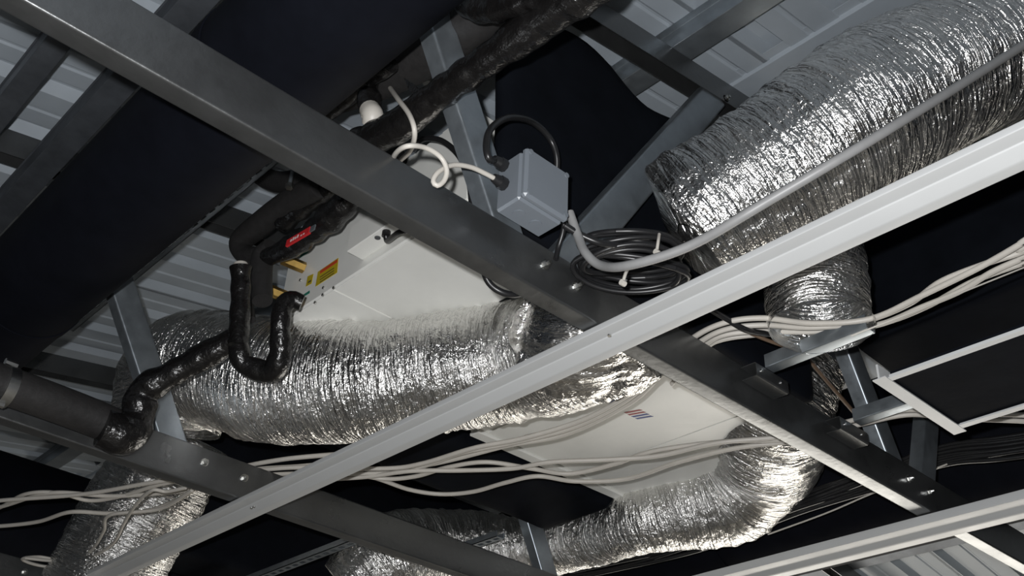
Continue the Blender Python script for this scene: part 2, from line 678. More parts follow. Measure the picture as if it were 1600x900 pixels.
black_pipe('round_duct', (.567, -.4, 1.335), (.567, 3.75, 1.335), .128, 'large round black insulated duct running diagonally across the upper left', (1.72, 2.74, 3.9))
black_pipe('round_duct', (3.02, -1.2, 1.47), (3.02, 6.3, 1.47), .27, 'round black duct in the lower right behind the black cable bundle', (2.12, 3.3))
black_pipe('round_duct', (.05, 4.15, 1.36), (2.3, 4.15, 1.36), .27, 'dark round duct in the lower left behind the white cables', (1.5,))


def blanket(name, a, b, m, label, cat, seed, amp=.02, top_amp=.03, n=(40, 10, 24)):
    """soft lagged block: box with lumpy faces and rounded edges"""
    rng = np.random.default_rng(seed)
    a, b = np.array(a, float), np.array(b, float)
    V, Fc = [], []
    for ax in range(3):
        a1, a2 = [k for k in range(3) if k != ax]
        for s in (0, 1):
            base = len(V)
            nu, nv = n[a1], n[a2]
            for i in range(nu + 1):
                for j in range(nv + 1):
                    p = np.zeros(3)
                    p[ax] = s; p[a1] = i / nu; p[a2] = j / nv
                    V.append(p)
            for i in range(nu):
                for j in range(nv):
                    Fc.append((base + i * (nv + 1) + j, base + (i + 1) * (nv + 1) + j, base + (i + 1) * (nv + 1) + j + 1, base + i * (nv + 1) + j + 1))
    V = np.array(V)
    sz = b - a
    P = a + V * sz
    c = (a + b) / 2
    h = sz / 2
    rr = .022
    q = P - c
    inner = np.clip(q, -(h - rr), h - rr)
    dd = q - inner
    ln = np.linalg.norm(dd, axis=1)
    on = ln > 1e-9
    P[on] = (c + inner + dd / np.maximum(ln, 1e-9)[:, None] * rr)[on]
    k = rng.random((4, 3)) * 6
    for e in range(3):
        f = 2 * math.pi
        w_ = np.sin(P[:, 0] * 9 + k[0, e]) * np.sin(P[:, 1] * 8 + k[1, e]) + .6 * np.sin(P[:, 2] * 13 + k[2, e] + P[:, 0] * 6)
        P[:, e] += w_ * amp * .4
    topw = (V[:, 2] > .98)
    P[:, 2] += (V[:, 2] ** 2) * top_amp * np.sin(P[:, 0] * 17 + k[3, 0])
    o = mesh(name, [tuple(p) for p in P], Fc, m, None, smooth=True)
    import bmesh
    bm = bmesh.new(); bm.from_mesh(o.data)
    bmesh.ops.remove_doubles(bm, verts=bm.verts, dist=.0004)
    bmesh.ops.recalc_face_normals(bm, faces=bm.faces)
    bm.to_mesh(o.data); bm.free()
    o.data.polygons.foreach_set('use_smooth', [True] * len(o.data.polygons))
    tag(o, label, cat)
    return o


# hung black blanket closing the near end of the first air unit; its top edge droops to the right
bl = blanket('insulation_blanket', (.985, 1.158, 1.17), (2.0, 1.198, 1.74), 'black_blanket',
             'black insulation blanket hanging behind the grey junction box', 'insulation', 5, .012, .02)
for v in bl.data.vertices:
    x, y, z = v.co
    k = max(0, (z - 1.17) / .57)
    drop = np.interp(x, [.98, 1.12, 1.3, 1.42, 1.6, 1.75, 2.0], [.06, -.02, -.02, .0, .01, .02, .03])
    v.co.z = z - k * drop
# right-hand black plenum
blanket('insulated_plenum', (2.03, -.9, 1.30), (2.60, 1.07, 1.86), 'black_blanket',
        'big black insulated plenum box filling the right side beyond the white cables', 'plenum', 8, .01, .0)
pl2 = blanket('insulated_plenum', (1.30, 2.11, 1.27), (2.36, 2.325, 1.62), 'black_blanket',
              'black insulated plenum beside the white unit with the striped logo', 'plenum', 9, .008, .0)
for v in pl2.data.vertices:
    k = (v.co.y - 2.11) / .215
    v.co.z -= .06 * max(0, k) * (1 if v.co.z < 1.45 else 0)
    v.co.x -= .10 * max(0, k) * max(0, (v.co.x - 1.30) / 1.06)

blanket('insulated_plenum', (1.42, 3.28, 1.16), (3.3, 3.52, 1.72), 'black_blanket',  # added filler box, keeps the gap behind the foil ducts black
        'long black box added to fill the dark gap behind the bottom foil duct', 'plenum', 10, .006, .0)

# ================================================================== AIR UNITS
# unit with its connections towards the camera
U1 = empty('fan_coil_unit', (1.24, 1.72, 1.37), 'white ducted air unit with brass valves and yellow warning label', 'air unit')
ux0, ux1, uy0, uy1, uz0, uz1 = 1.090, 1.40, 1.378, 2.112, 1.37, 1.63
box('casing', (ux0, uy0, uz0), (ux1, uy1, uz1), 'unit_white', U1, .004)
box('bottom_panel', (ux0 + .004, uy0 + .003, uz0 - .003), (ux1 - .003, 1.863, uz0 - .0002), 'unit_white', U1, .001)
box('bottom_panel', (ux0 + .004, 1.868, uz0 - .003), (ux1 - .003, uy1 - .003, uz0 - .0002), 'unit_white', U1, .001)
box('side_panel', (ux0 - .003, uy0 + .003, uz0 + .004), (ux0 - .0002, 1.49, uz1 - .004), 'unit_white', U1, .001)
for u, v in ((584, 386), (506, 450), (522, 450), (505, 461), (493, 473), (741, 243), (470, 438)):
    p = PX(u, v, ux0 - .002)
    cyl('screw', p, p + np.array([-.003, 0, 0]), .004, 'bolt', U1, seg=10)


def on_side(pts, x, th, m, name, parent):
    return prism(name, [PX(u, v, x) for u, v in pts], (-th, 0, 0), m, parent)


lb = on_side([(493, 448), (527, 426), (529, 403), (497, 425)], ux0 - .0002, .0008, 'yellow', 'warning_label', U1)
on_side([(500, 428), (527, 410), (527.5, 405), (500.5, 423)], ux0 - .001, .0004, 'print_red', 'printed_heading', lb)
for k in range(3):
    on_side([(500, 434 + 4 * k), (522, 419.5 + 4 * k), (522, 418 + 4 * k), (500, 432.5 + 4 * k)], ux0 - .001, .0004, 'print_dark', 'printed_line', lb)
lb2 = on_side([(478, 448), (487, 443), (490, 428), (481, 432)], ux0 - .0002, .0008, 'yellow', 'small_label', U1)
on_side([(481, 443), (486, 440), (487, 437), (482, 439.5)], ux0 - .001, .0004, 'print_dark', 'printed_line', lb2)
on_side([(469, 403), (482, 394), (482, 390), (470, 399)], ux0 - .0002, .0008, 'green', 'green_sticker', U1)
on_side([(471, 466), (484, 458), (484, 454), (472, 462)], ux0 - .0002, .0008, 'green', 'green_sticker', U1)
# terminal cover with its cable entry
cz0, cz1 = 1.396, 1.468
cov = box('terminal_cover', (1.044, 1.57, cz0), (ux0 - .0002, 1.753, cz1), 'unit_white', U1, .002)
cg = PZ(590, 371, cz0)
cyl('knockout', (cg[0], cg[1], cz0 - .002), (cg[0], cg[1], cz0 + .001), .007, 'galv_dark', cov, seg=16)
cg = PZ(604, 362, cz0)
cyl('cable_gland', (cg[0], cg[1], cz0 - .012), (cg[0], cg[1], cz0 + .001), .010, 'black_cable', cov, seg=16)
# brass valve bodies on the water connections
for (u, v) in ((462, 412), (440, 460)):
    p = PX(u, v, 1.062)
    vb = cyl('valve_body', p + np.array([.026, 0, 0]), p + np.array([-.034, .012, .004]), .015, 'brass', U1, seg=6)
    cyl('union_nut', p + np.array([-.034, .012, .004]), p + np.array([-.052, .020, .006]), .020, 'zinc', vb, seg=8)

# unit with the striped logo
U2 = empty('fan_coil_unit', (2.05, 1.75, 1.3), 'white ducted air unit seen from below with red and blue stripes', 'air unit')
box('casing', (1.735, 1.42, 1.30), (2.42, 2.10, 1.58), 'unit_white', U2, .004)
box('bottom_panel', (1.765, 1.45, 1.297), (2.14, 2.055, 1.2999), 'unit_white', U2, .001)
box('bottom_panel', (2.143, 1.45, 1.297), (2.39, 2.055, 1.2999), 'unit_white', U2, .001)
box('edge_rail', (1.735, 2.062, 1.290), (2.42, 2.10, 1.2999), 'unit_white', U2, .002)


def on_base(pts, z, m, name, parent):
    return prism(name, [PZ(930 + a / 11.25, 600 + b / 11.25, z) for a, b in pts], (0, 0, -.0006), m, parent)


for m, q in (('logo_red', [(505, 497), (775, 447), (832, 460), (545, 517)]), ('logo_red', [(568, 533), (845, 483), (893, 497), (605, 550)]),
             ('logo_blue', [(632, 568), (905, 518), (955, 533), (680, 583)]), ('logo_blue', [(703, 602), (970, 555), (1025, 570), (745, 617)])):
    on_base(q, 1.2969, m, 'printed_stripe', U2)
on_base([(245, 335), (375, 245), (430, 258), (465, 282), (400, 290), (345, 312)], 1.2969, 'logo_blue', 'printed_letter', U2)
on_base([(250, 368), (290, 358), (345, 388), (318, 405)], 1.2969, 'logo_blue', 'printed_letter', U2)
on_base([(420, 450), (560, 372), (600, 360), (450, 458)], 1.2969, 'logo_blue', 'printed_letter', U2)

# ================================================================== FOIL DUCTS
def duct(label, pts, r, **kw):
    o = foil_duct('flexible_duct', pts, r, **kw)
    tag(o, label, 'duct', 'foil flexible ducts')
    return o


duct('large silver foil flexible duct under the white unit with the yellow label',
     [PY(262, 668, 2.62), PY(284, 588, 2.58), PY(350, 580, 2.40), PY(450, 597, 2.18), PY(570, 597, 1.97), PY(700, 580, 1.79), PY(820, 560, 1.62), PY(910, 535, 1.44), PY(970, 490, 1.40)],
     [.145, .162, .162, .160, .156, .150, .150, .146, .135], seed=3, crumple=.0045)
duct('silver foil flexible duct hanging down in the lower left behind the white cables',
     [PY(285, 680, 3.12), PY(248, 750, 3.20), PY(200, 830, 3.28), PY(150, 930, 3.36)], [.165, .178, .182, .182], seed=7, crumple=.0045)
duct('biggest silver foil flexible duct rising to the upper right corner',
     [PY(1072, 372, .98), PY(1082, 366, .970), PY(1130, 328, .91), PY(1268, 236, .76), PY(1418, 146, .62), PY(1575, 70, .50), PY(1750, 0, .40), PY(1750, 0, .40) + np.array([.08, -.45, .03])],
     [.02, .125, .150, .155, .155, .155, .15, .15], seed=11, crumple=.0045, lump=.012)
duct('short silver foil duct dropping below the white ceiling runner at the right',
     [PY(1256, 300, .90), PY(1264, 380, .90), PY(1272, 440, .90), PY(1282, 512, .90)], .108, seed=13, seg=120, crumple=.0045)
duct('silver foil elbow duct curving round the lower right corner of the striped unit',
     [PY(1275, 545, 1.34), PY(1212, 628, 1.48), PY(1190, 712, 1.66), PY(1135, 768, 1.82), PY(1062, 795, 1.95), PY(985, 820, 2.10), PY(905, 842, 2.40), PY(830, 858, 2.58), PY(720, 862, 2.72), PY(615, 872, 2.80), PY(545, 930, 2.9)],
     [.12, .178, .176, .162, .128, .100, .100, .115, .140, .150, .13], seed=17, crumple=.0045, pleat=.004, pitch=.04)
# crumpled taped end of the large duct
o = foil_duct('foil_wrap', [PY(872, 512, 1.42), PY(915, 522, 1.36), PY(962, 498, 1.34), PY(992, 450, 1.36)], [.155, .158, .150, .13], m='foil_tape', seed=23, crumple=.024, pleat=.0, lump=.015)
tag(o, 'crumpled foil wrapping taped round the duct end behind the white ceiling runner', 'foil')

# ================================================================== CEILING GRID
def runner(x0, y0, y1, sc, ztop, name, label, prof, m='grid_white'):
    pr = sheet_profile(prof, .0015, .002)
    o = extrude(name, pr, (x0, y0, ztop), (x0, y1, ztop), (1, 0, 0), (0, 0, 1), m)
    tag(o, label, 'ceiling runner')
    return o


T1 = runner(1.192, -.6, 5.5, 1, .998, 'ceiling_runner', 'long white ceiling runner crossing the whole picture in front of the grey chord',
       [(.020, 0), (0, 0), (0, -.013), (.024, -.0145), (.025, -.0165), (.046, -.0265), (.049, -.027), (.068, -.027), (.068, -.018)])
runner(2.367, -.6, 5.5, 1, .998, 'ceiling_runner', 'white ceiling runner at the bottom right below the round black duct',
       [(.020, 0), (0, 0), (0, -.022), (.034, -.0225), (.038, -.0235), (.054, -.0310), (.060, -.032), (.092, -.032), (.092, -.022)])
for u, v in ((952, 523), (397, 791), (393, 793), (1508, 293)):
    p = PZ(u, v, .977)
    cyl('screw', p, p - np.array([0, 0, .003]), .0035, 'bolt', T1, seg=10)
tee = [(.011, 0), (-.011, 0), (-.011, -.002), (-.0015, -.002), (-.0015, .030), (.0015, .030), (.0015, -.001), (.011, -.001)]


def tee_bar(p0, p1, label, wide=.024, h=.03):
    p0, p1 = np.array(p0, float), np.array(p1, float)
    d = (p1 - p0) / np.linalg.norm(p1 - p0)
    xd = np.cross(d, (0, 0, 1))
    t = empty('ceiling_tee', p0, label, 'ceiling tee')
    pr = [(-wide / 2, 0), (wide / 2, 0), (wide / 2, .002), (-wide / 2, .002)]
    extrude('flange', pr, p0, p1, xd, (0, 0, 1), 'grid_white', t, False)
    pr = [(-.002, .002), (.002, .002), (.002, h), (-.002, h)]
    extrude('stem', pr, p0, p1, xd, (0, 0, 1), 'grid_white', t, False)
    return t


zt = .955
a, b = PZ(1384, 601, zt), PZ(1486, 670, zt)
tee_bar((1.625, .812, zt), (1.925, .812, zt), 'brightly lit short cross tee at the left end of the open ceiling cell', .026)
tee_bar((1.640, .798, zt), (1.640, -.6, zt), 'thin white tee along the upper edge of the open ceiling cell', .014, .009)
tee_bar((1.900, .798, zt), (1.900, -.6, zt), 'thin white tee along the lower edge of the open ceiling cell', .016, .012)
o = box('black_sheet', (1.648, -.6, zt + .004), (1.892, .80, zt + .020), 'black_blanket')  # flat black sheet that makes the cell between the tees black
tag(o, 'flat black sheet filling the open cell of white tees', 'ceiling tile')
# noggings with their brackets on the near chord
U_SEC = sheet_profile([(-.024, .034), (-.024, 0), (.024, 0), (.024, .034)], .0016, .003)


def nogging(x, z, y0, y1, label, wd):
    pr = sheet_profile([(-wd, .030), (-wd, 0), (wd, 0), (wd, .030)], .0016, .003)
    o = extrude('ceiling_nogging', pr, (x, y0, z), (x, y1, z), (1, 0, 0), (0, 0, 1), 'zinc')
    return tag(o, label, 'nogging', 'ceiling noggings')


g = PZ(1245, 562, 1.09)
nogging(g[0], g[2], 1.07, PX(1362, 522, g[0])[1], 'pale steel nogging under the short foil duct', .016)
n1 = g
g = PZ(1345, 660, 1.09)
nogging(g[0], g[2], 1.07, -.6, 'pale steel nogging behind the bright cross tee', .016)
n2 = g
for (u, v), lab in (((1207, 590), 'small riveted steel bracket on the chord under the short foil duct'), ((1335, 672), 'small riveted steel bracket on the chord beside the bright cross tee')):
    p = PY(u, v, 1.065)
    t = empty('channel_bracket', p, lab, 'bracket', 'chord brackets')
    pr = sheet_profile([(.036, -.002), (.0, -.002), (.0, .026), (.036, .026)], .0016, .003)
    extrude('bracket_body', pr, (p[0] - .055, 1.066, p[2] - .013), (p[0] + .055, 1.066, p[2] - .013), (0, 1, 0), (0, 0, 1), 'galv', t)
    for dx in (-.038, .030):
        cyl('rivet', (p[0] + dx, 1.066, p[2]), (p[0] + dx, 1.062, p[2]), .004, 'bolt', t, seg=10)

# ================================================================== JUNCTION BOX
jc = PY(820, 303, 1.0)
jx = PY(888, 340, 1.0)[0] - jc[0]
jz = PY(822, 228, 1.0)[2] - jc[2]
jy = PX(774, 327, jc[0])[1] - 1.0
J = empty('junction_box', jc, 'light grey plastic junction box with two black cable glands on its side', 'junction box')
box('enclosure', (jc[0], 1.014, jc[2]), (jc[0] + jx, 1.0 + jy, jc[2] + jz), 'box_grey', J, .004)
lid = box('lid', (jc[0] - .001, .998, jc[2] - .001), (jc[0] + jx + .001, 1.013, jc[2] + jz + .001), 'box_grey', J, .005)
for sx in (0, 1):
    for sz in (0, 1):
        x, z = jc[0] + (.008 if sx == 0 else jx - .008), jc[2] + (.008 if sz == 0 else jz - .008)
        cyl('lid_screw', (x, .9985, z), (x, .9965, z), .005, 'box_grey', lid, seg=12)
for k, (fx, fy) in enumerate(((.30, .55), (.68, .55))):
    x, y = jc[0] + jx * fx, 1.014 + (jy - .014) * fy
    cyl('knockout', (x, y, jc[2] + .0005), (x, y, jc[2] - .0012), .011, 'box_grey', J, seg=20)
glands = []
for (u, v) in ((781, 262), (781, 291)):
    p = PX(u + 8, v - 2, jc[0])
    y = min(p[1], 1.0 + jy - .012)
    gp = np.array([jc[0], y, p[2]])
    gl = cyl('cable_gland', gp, gp + np.array([-.013, 0, 0]), .0115, 'black_cable', J, seg=8)
    cyl('gland_cap', gp + np.array([-.013, 0, 0]), gp + np.array([-.026, 0, 0]), .0105, 'black_cable', gl, r1=.0075, seg=16)
    glands.append(gp + np.array([-.026, 0, 0]))

# ================================================================== WATER PIPES
def taped(seed, a=.07):
    rng = np.random.default_rng(seed)
    ph = rng.random(4) * 6
    return lambda t: 1 + a * np.sin(t * 70 + ph[0]) * np.sin(t * 31 + ph[1]) + a * .8 * np.sign(np.sin(t * 48 + ph[2])) * .35 + a * .6 * np.sin(t * 120 + ph[3])


def pipe(name, pts, r, label, m='black_foam', cat='pipe', bulge=None, seg=20, parent=None):
    o = tube(name, pts, r, m, parent, seg, .006, bulge)
    if parent is None:
        tag(o, label, cat, 'insulated pipes')
    return o


# condensate drain: long run at the left, trap and riser
DR = pipe('drain_pipe', [PY(-40, 585, 2.20), PY(60, 620, 2.21), PY(140, 650, 2.22), PY(205, 678, 2.22)], .041, 'thick black foam pipe clamped at the left edge over the chord')
DL = pipe('drain_pipe', [PY(160, 668, 2.20), PY(196, 680, 2.195), PY(213, 655, 2.19), PY(226, 612, 2.17), PY(262, 588, 2.12), PY(320, 556, 2.05), PY(372, 528, 1.98)], [.043, .044, .042, .036, .031, .031, .028],
          'black taped pipe sloping across the left end of the large foil duct', 'black_tape', bulge=taped(3, .06))
rp_ = empty('drain_riser', PY(375, 470, 1.96), 'upright black taped pipe with a white cap beside the valves', 'pipe', 'insulated pipes')
tube('pipe_body', [PY(376, 418, 1.95), PY(376, 470, 1.955), PY(372, 540, 1.96)], .0235, 'black_tape', rp_, 20, .006, taped(5, .06))
cyl('end_cap', PY(376, 420, 1.95), PY(376, 412, 1.95), .020, 'white_cable', rp_, r1=.016, seg=20)
pipe('drain_trap', [PY(372, 540, 1.94), PY(380, 566, 1.94), PY(405, 578, 1.92), PY(428, 578, 1.89), PY(438, 552, 1.86), PY(438, 510, 1.84), PY(442, 480, 1.83), PY(456, 468, 1.82), PY(472, 473, 1.81)],
     [.023, .025, .024, .025, .026, .022, .021, .020, .019], 'black taped drain trap bent like a U in front of the foil duct', 'black_tape', bulge=taped(8, .05))
# clamp on the left pipe
cl = empty('pipe_clamp', PY(14, 605, 2.2), 'shiny galvanised clamp round the thick pipe at the left edge', 'clamp')
c0 = PY(10, 604, 2.203)
dirp = PY(60, 620, 2.21) - PY(-40, 585, 2.20); dirp /= np.linalg.norm(dirp)
cyl('band', c0 - dirp * .011, c0 + dirp * .011, .0445, 'bolt', cl, seg=32)
up_ = np.array([0, 0, 1.0])
for s in (-1, 1):
    q = c0 + up_ * s * .047 + np.array([-.01, -.012, 0])
    cyl('clamp_screw', q - dirp * .012, q + dirp * .014, .008, 'bolt', cl, seg=8)

# insulated supply and return pipes by the valves
XP = .975
pipe('water_pipe', [PX(385, 235, XP), PX(395, 262, XP), PX(425, 282, XP), PX(462, 282, XP), PX(505, 262, XP), PX(545, 235, XP)], .028, 'black foam pipe bending down under the grey chord above the valves')
pipe('water_pipe', [PX(500, 290, XP + .01), PX(450, 318, XP + .01), PX(405, 352, XP + .01), PX(376, 378, XP + .01), PX(384, 398, XP + .02), PX(408, 400, XP + .03)], [.031, .033, .033, .030, .026, .023],
     'fat black foam pipe ending in a bend left of the red valve lever')
pipe('water_pipe', [PX(425, 385, .968), PX(411, 402, .968), PX(408, 430, .968), PX(410, 470, .973)], [.024, .028, .027, .024], 'short upright grey-black foam pipe between the brass valves and the riser')
pipe('water_pipe', [PX(385, 410, .995), PX(385, 470, 1.0), PX(388, 500, 1.01)], .018, 'dark foam pipe going down behind the capped riser')
VP_ = pipe('valve_pipe', [PX(418, 402, .968), PX(450, 388, .968), PX(490, 362, .968), PX(530, 328, .968), PX(565, 292, .968), PX(620, 240, .968)], [.021, .026, .028, .032, .028, .030],
           'glossy black taped pipe carrying the red valve lever', 'black_tape', bulge=taped(12, .09))
pipe('valve_pipe', [PX(440, 350, 1.008), PX(475, 320, 1.008), PX(520, 290, 1.008), PX(570, 250, 1.008)], .028, 'black taped pipe running behind the red lever pipe under the chord', 'black_tape', bulge=taped(14, .08))
# lever
lv = empty('valve_lever', PX(466, 370, .932), 'red plastic valve lever with white print on the black taped pipe', 'valve lever')
la, lbp = PX(447, 380, .932), PX(486, 357, .932)
dl = lbp - la; ll = np.linalg.norm(dl); dl /= ll
nl = np.cross(dl, (1, 0, 0)); nl /= np.linalg.norm(nl)


def lev(a0, a1, b0, b1, x0, x1, m, name, par):
    P = []
    for x in (x0, x1):
        for s, t in ((a0, b0), (a1, b0), (a1, b1), (a0, b1)):
            p = la + dl * s + nl * t
            P.append((p[0] + x, p[1], p[2]))
    f = [(0, 1, 2, 3), (7, 6, 5, 4), (0, 4, 5, 1), (1, 5, 6, 2), (2, 6, 7, 3), (3, 7, 4, 0)]
    return fix(mesh(name, P, f, m, par))


hb = lev(0, ll * .93, -.0085, .0085, 0, .006, 'red', 'handle', lv)
lev(ll * .93, ll * 1.12, -.007, .007, .001, .004, 'zinc', 'steel_shank', lv)
for k in range(4):
    s = ll * (.18 + .09 * k)
    lev(s, s + ll * .05, -.004, .004 if k % 2 else .002, -.0006, 0, 'print_white', 'printed_mark', hb)
for k in range(2):
    s = ll * (.60 + .1 * k)
    lev(s, s + ll * .05, -.005, -.002, -.0006, 0, 'print_white', 'printed_mark', hb)
lv2 = cyl('valve_lever', PX(470, 268, .98), PX(488, 256, .98), .008, 'red')
tag(lv2, 'red lever tip just showing under the grey chord', 'valve lever')

# upper pipes above the chord
pipe('water_pipe', [PX(560, 225, .80), PX(620, 198, .80), PX(680, 152, .80), PX(750, 102, .80), PX(820, 52, .80), PX(900, -5, .80), PX(960, -50, .80)], [.030, .031, .028, .027, .031, .034, .034],
     'thick black taped pipe rising to the top edge in front of the steel strut', 'black_tape', bulge=taped(21, .06))
pipe('water_pipe', [PX(500, 165, .84), PX(570, 135, .84), PX(640, 95, .84), PX(710, 55, .84), PX(780, 5, .84), PX(840, -40, .84)], [.030, .040, .050, .046, .040, .036],
     'black foam pipe behind the steel strut at the top edge')
pipe('water_pipe', [PX(480, 195, .78), PX(520, 170, .78), PX(570, 128, .78), PX(610, 100, .78)], .018, 'black taped pipe passing under the big round black duct', 'black_tape', bulge=taped(25, .06))
pipe('water_pipe', [PX(720, -5, .76), PX(745, 12, .76), PX(790, 10, .76), PX(840, -10, .76)], .024, 'glossy black taped bend at the very top edge', 'black_tape', bulge=taped(27, .06))
pipe('water_pipe', [PX(575, 130, .80), PX(578, 165, .80), PX(585, 190, .81), PX(590, 225, .82)], [.020, .023, .019, .022], 'black taped pipe coming down to the white taped patch', 'black_tape', bulge=taped(29, .09))
o = tube('tape_patch', [PX(578, 172, .796), PX(582, 182, .796), PX(577, 196, .800)], [.0205, .021, .015], 'white_cable', None, 18, .004)
tag(o, 'white tape wrapped round a black pipe above the grey chord', 'tape')
# torn foil flap stuck between the pipes
o = prism('foil_flap', [PX(632, 122, .775), PX(648, 132, .775), PX(662, 148, .775), PX(655, 152, .775), PX(640, 142, .775)], (-.002, 0, 0), 'black_tape')
tag(o, 'small shiny folded flap of black tape between the upper pipes', 'tape')

# hangers
for (u0, v0, u1, v1, x, lab) in ((457, 235, 452, 292, .93, 'thin threaded hanger rod above the red lever'), (672, 60, 667, 128, .97, 'thin threaded hanger rod beside the steel strut at the top')):
    p1 = PX(u1, v1, x)
    t = empty('hanger_rod', p1, lab, 'rod', 'hanger rods')
    cyl('rod', p1, (p1[0], p1[1], chord_z(x) + .05), .005, 'zinc', t, seg=10)
    cyl('nut', p1 - np.array([0, 0, .004]), p1 + np.array([0, 0, .008]), .010, 'bolt', t, seg=6)


def slotted(name, p0, p1, wd, dp, label, xd, nslot):
    """slotted strut: channel with real slots cut through its back"""
    p0, p1 = np.array(p0, float), np.array(p1, float)
    d = p1 - p0; L = np.linalg.norm(d); d /= L
    xd = np.array(xd, float); xd -= d * np.dot(xd, d); xd /= np.linalg.norm(xd)
    yd = np.cross(d, xd)
    if yd[2] < 0: yd = -yd
    gs = []

    def bar(a0, a1, b0, b1, c0, c1):
        v, f = g_box((0, 0, 0), (1, 1, 1))
        gs.append(([p0 + d * (a0 + (a1 - a0) * p[0]) + xd * (b0 + (b1 - b0) * p[1]) + yd * (c0 + (c1 - c0) * p[2]) for p in v], f))
    bar(0, L, -wd / 2, -wd * .22, 0, .002)
    bar(0, L, wd * .22, wd / 2, 0, .002)
    bar(0, L, -wd / 2, -wd / 2 + .002, 0, dp)
    bar(0, L, wd / 2 - .002, wd / 2, 0, dp)
    st = L / nslot
    for k in range(nslot + 1):
        bar(max(0, k * st - st * .2), min(L, k * st + st * .2), -wd * .22, wd * .22, 0, .002)
    v, f = join_geo(*gs)
    o = fix(mesh(name, v, f, 'zinc'))
    return tag(o, label, 'strut', 'slotted struts')


slotted('slotted_strut', (PZ(385, 280, 1.62)[0], 1.85, 1.62), (PZ(385, 280, 1.62)[0], 3.0, 1.62), .042, .022, 'slotted steel strut beside the big black duct above the valves', (1, 0, 0), 26)
g0, g1 = PZ(385, 899, 1.13), PZ(665, 795, 1.13)
slotted('slotted_strut', (g1[0], 2.42, 1.11), (g1[0], 4.3, 1.11), .032, .02, 'slotted steel strip under the bottom foil duct behind the middle chord', (1, 0, 0), 44)
g0 = PY(765, 846, 2.45)
slotted('slotted_strut', (g0[0], 2.40, g0[2]), (g0[0], 2.62, g0[2]), .032, .02, 'short slotted steel strip on the bottom foil duct beside the zinc strut', (1, 0, 0), 6)

# ================================================================== CABLES
def cable(label, pts, r, m='white_cable', cat='cable', group='white cables', name='cable'):
    o = tube(name, pts, r, m, None, 10, .005)
    return tag(o, label, cat, group)


def zc(pts, z):
    pts = list(pts)
    if pts[0][0] >= 1640:      # runs on beyond the right edge of the view
        (u0, v0), (u1, v1) = pts[0], pts[2]
        pts.insert(0, (2300, v0 + (v0 - v1) / (u0 - u1) * (2300 - u0)))
    if pts[0][0] == -40:
        pts.insert(0, (-130, 2 * pts[0][1] - pts[1][1]))
    if pts[-1][0] == 0:
        pts += [(-60, pts[-1][1] + 8), (-140, pts[-1][1] + 14)]
    return [PZ(u, v, z if not hasattr(z, '__len__') else z[i]) for i, (u, v) in enumerate(pts)]


# grey conduit from the junction box across the big duct
cable('thick grey cable sweeping from the junction box across the biggest foil duct',
      [PY(890, 332, 1.03), PY(903, 368, 1.02), PY(915, 395, 1.0), PY(940, 415, .97), PY(985, 414, .90), PY(1080, 383, .80), PY(1200, 314, .67), PY(1400, 195, .50), PY(1640, 45, .35), 2 * PY(1640, 45, .35) - PY(1400, 195, .50)],
      .0078, 'grey_cable', group='grey cables')
# bundle leaving right, running behind the near chord and away to the left
for i, (lab, pts) in enumerate([
    ('topmost white cable of the bundle rising to the right edge', [(1640, 352), (1600, 378), (1530, 418), (1440, 462), (1360, 498), (1270, 505), (1190, 497), (1130, 505), (1080, 530), (1035, 572), (985, 615), (910, 656), (820, 684), (740, 700), (660, 724), (600, 732), (480, 730), (400, 735), (250, 752), (130, 772), (0, 782)]),
    ('white cable second in the bundle at the right edge, crossing over the others', [(1640, 366), (1600, 392), (1540, 412), (1470, 440), (1420, 475), (1350, 502), (1270, 512), (1190, 508), (1130, 516), (1085, 540), (1030, 581), (975, 628), (895, 668), (800, 692), (720, 708), (640, 735), (570, 740), (420, 742), (300, 765), (180, 775), (80, 770), (0, 792)]),
    ('white cable in the right bundle passing just over the short nogging', [(1640, 378), (1600, 402), (1550, 425), (1500, 455), (1440, 480), (1370, 508), (1280, 518), (1190, 518), (1130, 524), (1092, 545), (1036, 584), (984, 630), (885, 678), (790, 697), (700, 720), (620, 735)]),
    ('lowest white cable of the bundle at the right edge', [(1640, 392), (1600, 410), (1520, 440), (1450, 478), (1380, 505), (1290, 522), (1200, 522), (1130, 530), (1098, 548), (1050, 600)]),
]):
    z = 1.106 + .012 * i
    cable(lab, zc(pts, z), .0058)
# three cables under the striped unit
for i, (lab, pts) in enumerate([
    ('upper white cable strung below the striped unit', [(1640, 650), (1500, 648), (1420, 640), (1340, 655), (1240, 680), (1120, 692), (1030, 712), (950, 718), (860, 722), (800, 732), (720, 735), (640, 736), (560, 746), (420, 752)]),
    ('middle white cable strung below the striped unit with a dip by the black plenum', [(1640, 660), (1500, 655), (1420, 648), (1340, 664), (1240, 686), (1130, 690), (1020, 705), (960, 725), (890, 740), (830, 732), (760, 722), (700, 730), (650, 744), (600, 748), (540, 738)]),
    ('lower white cable sagging across the black plenum below the striped unit', [(1240, 690), (1150, 700), (1060, 722), (980, 748), (900, 752), (840, 744), (790, 754), (740, 768), (690, 772), (640, 765), (590, 748), (540, 736), (420, 745)]),
]):
    cable(lab, zc(pts, 1.112 + .012 * i), .0058)
cable('thin grey edge cable lying along the foil wrap beside the striped unit', zc([(1030, 575), (985, 622), (930, 652), (880, 668), (820, 682)], 1.150), .004)
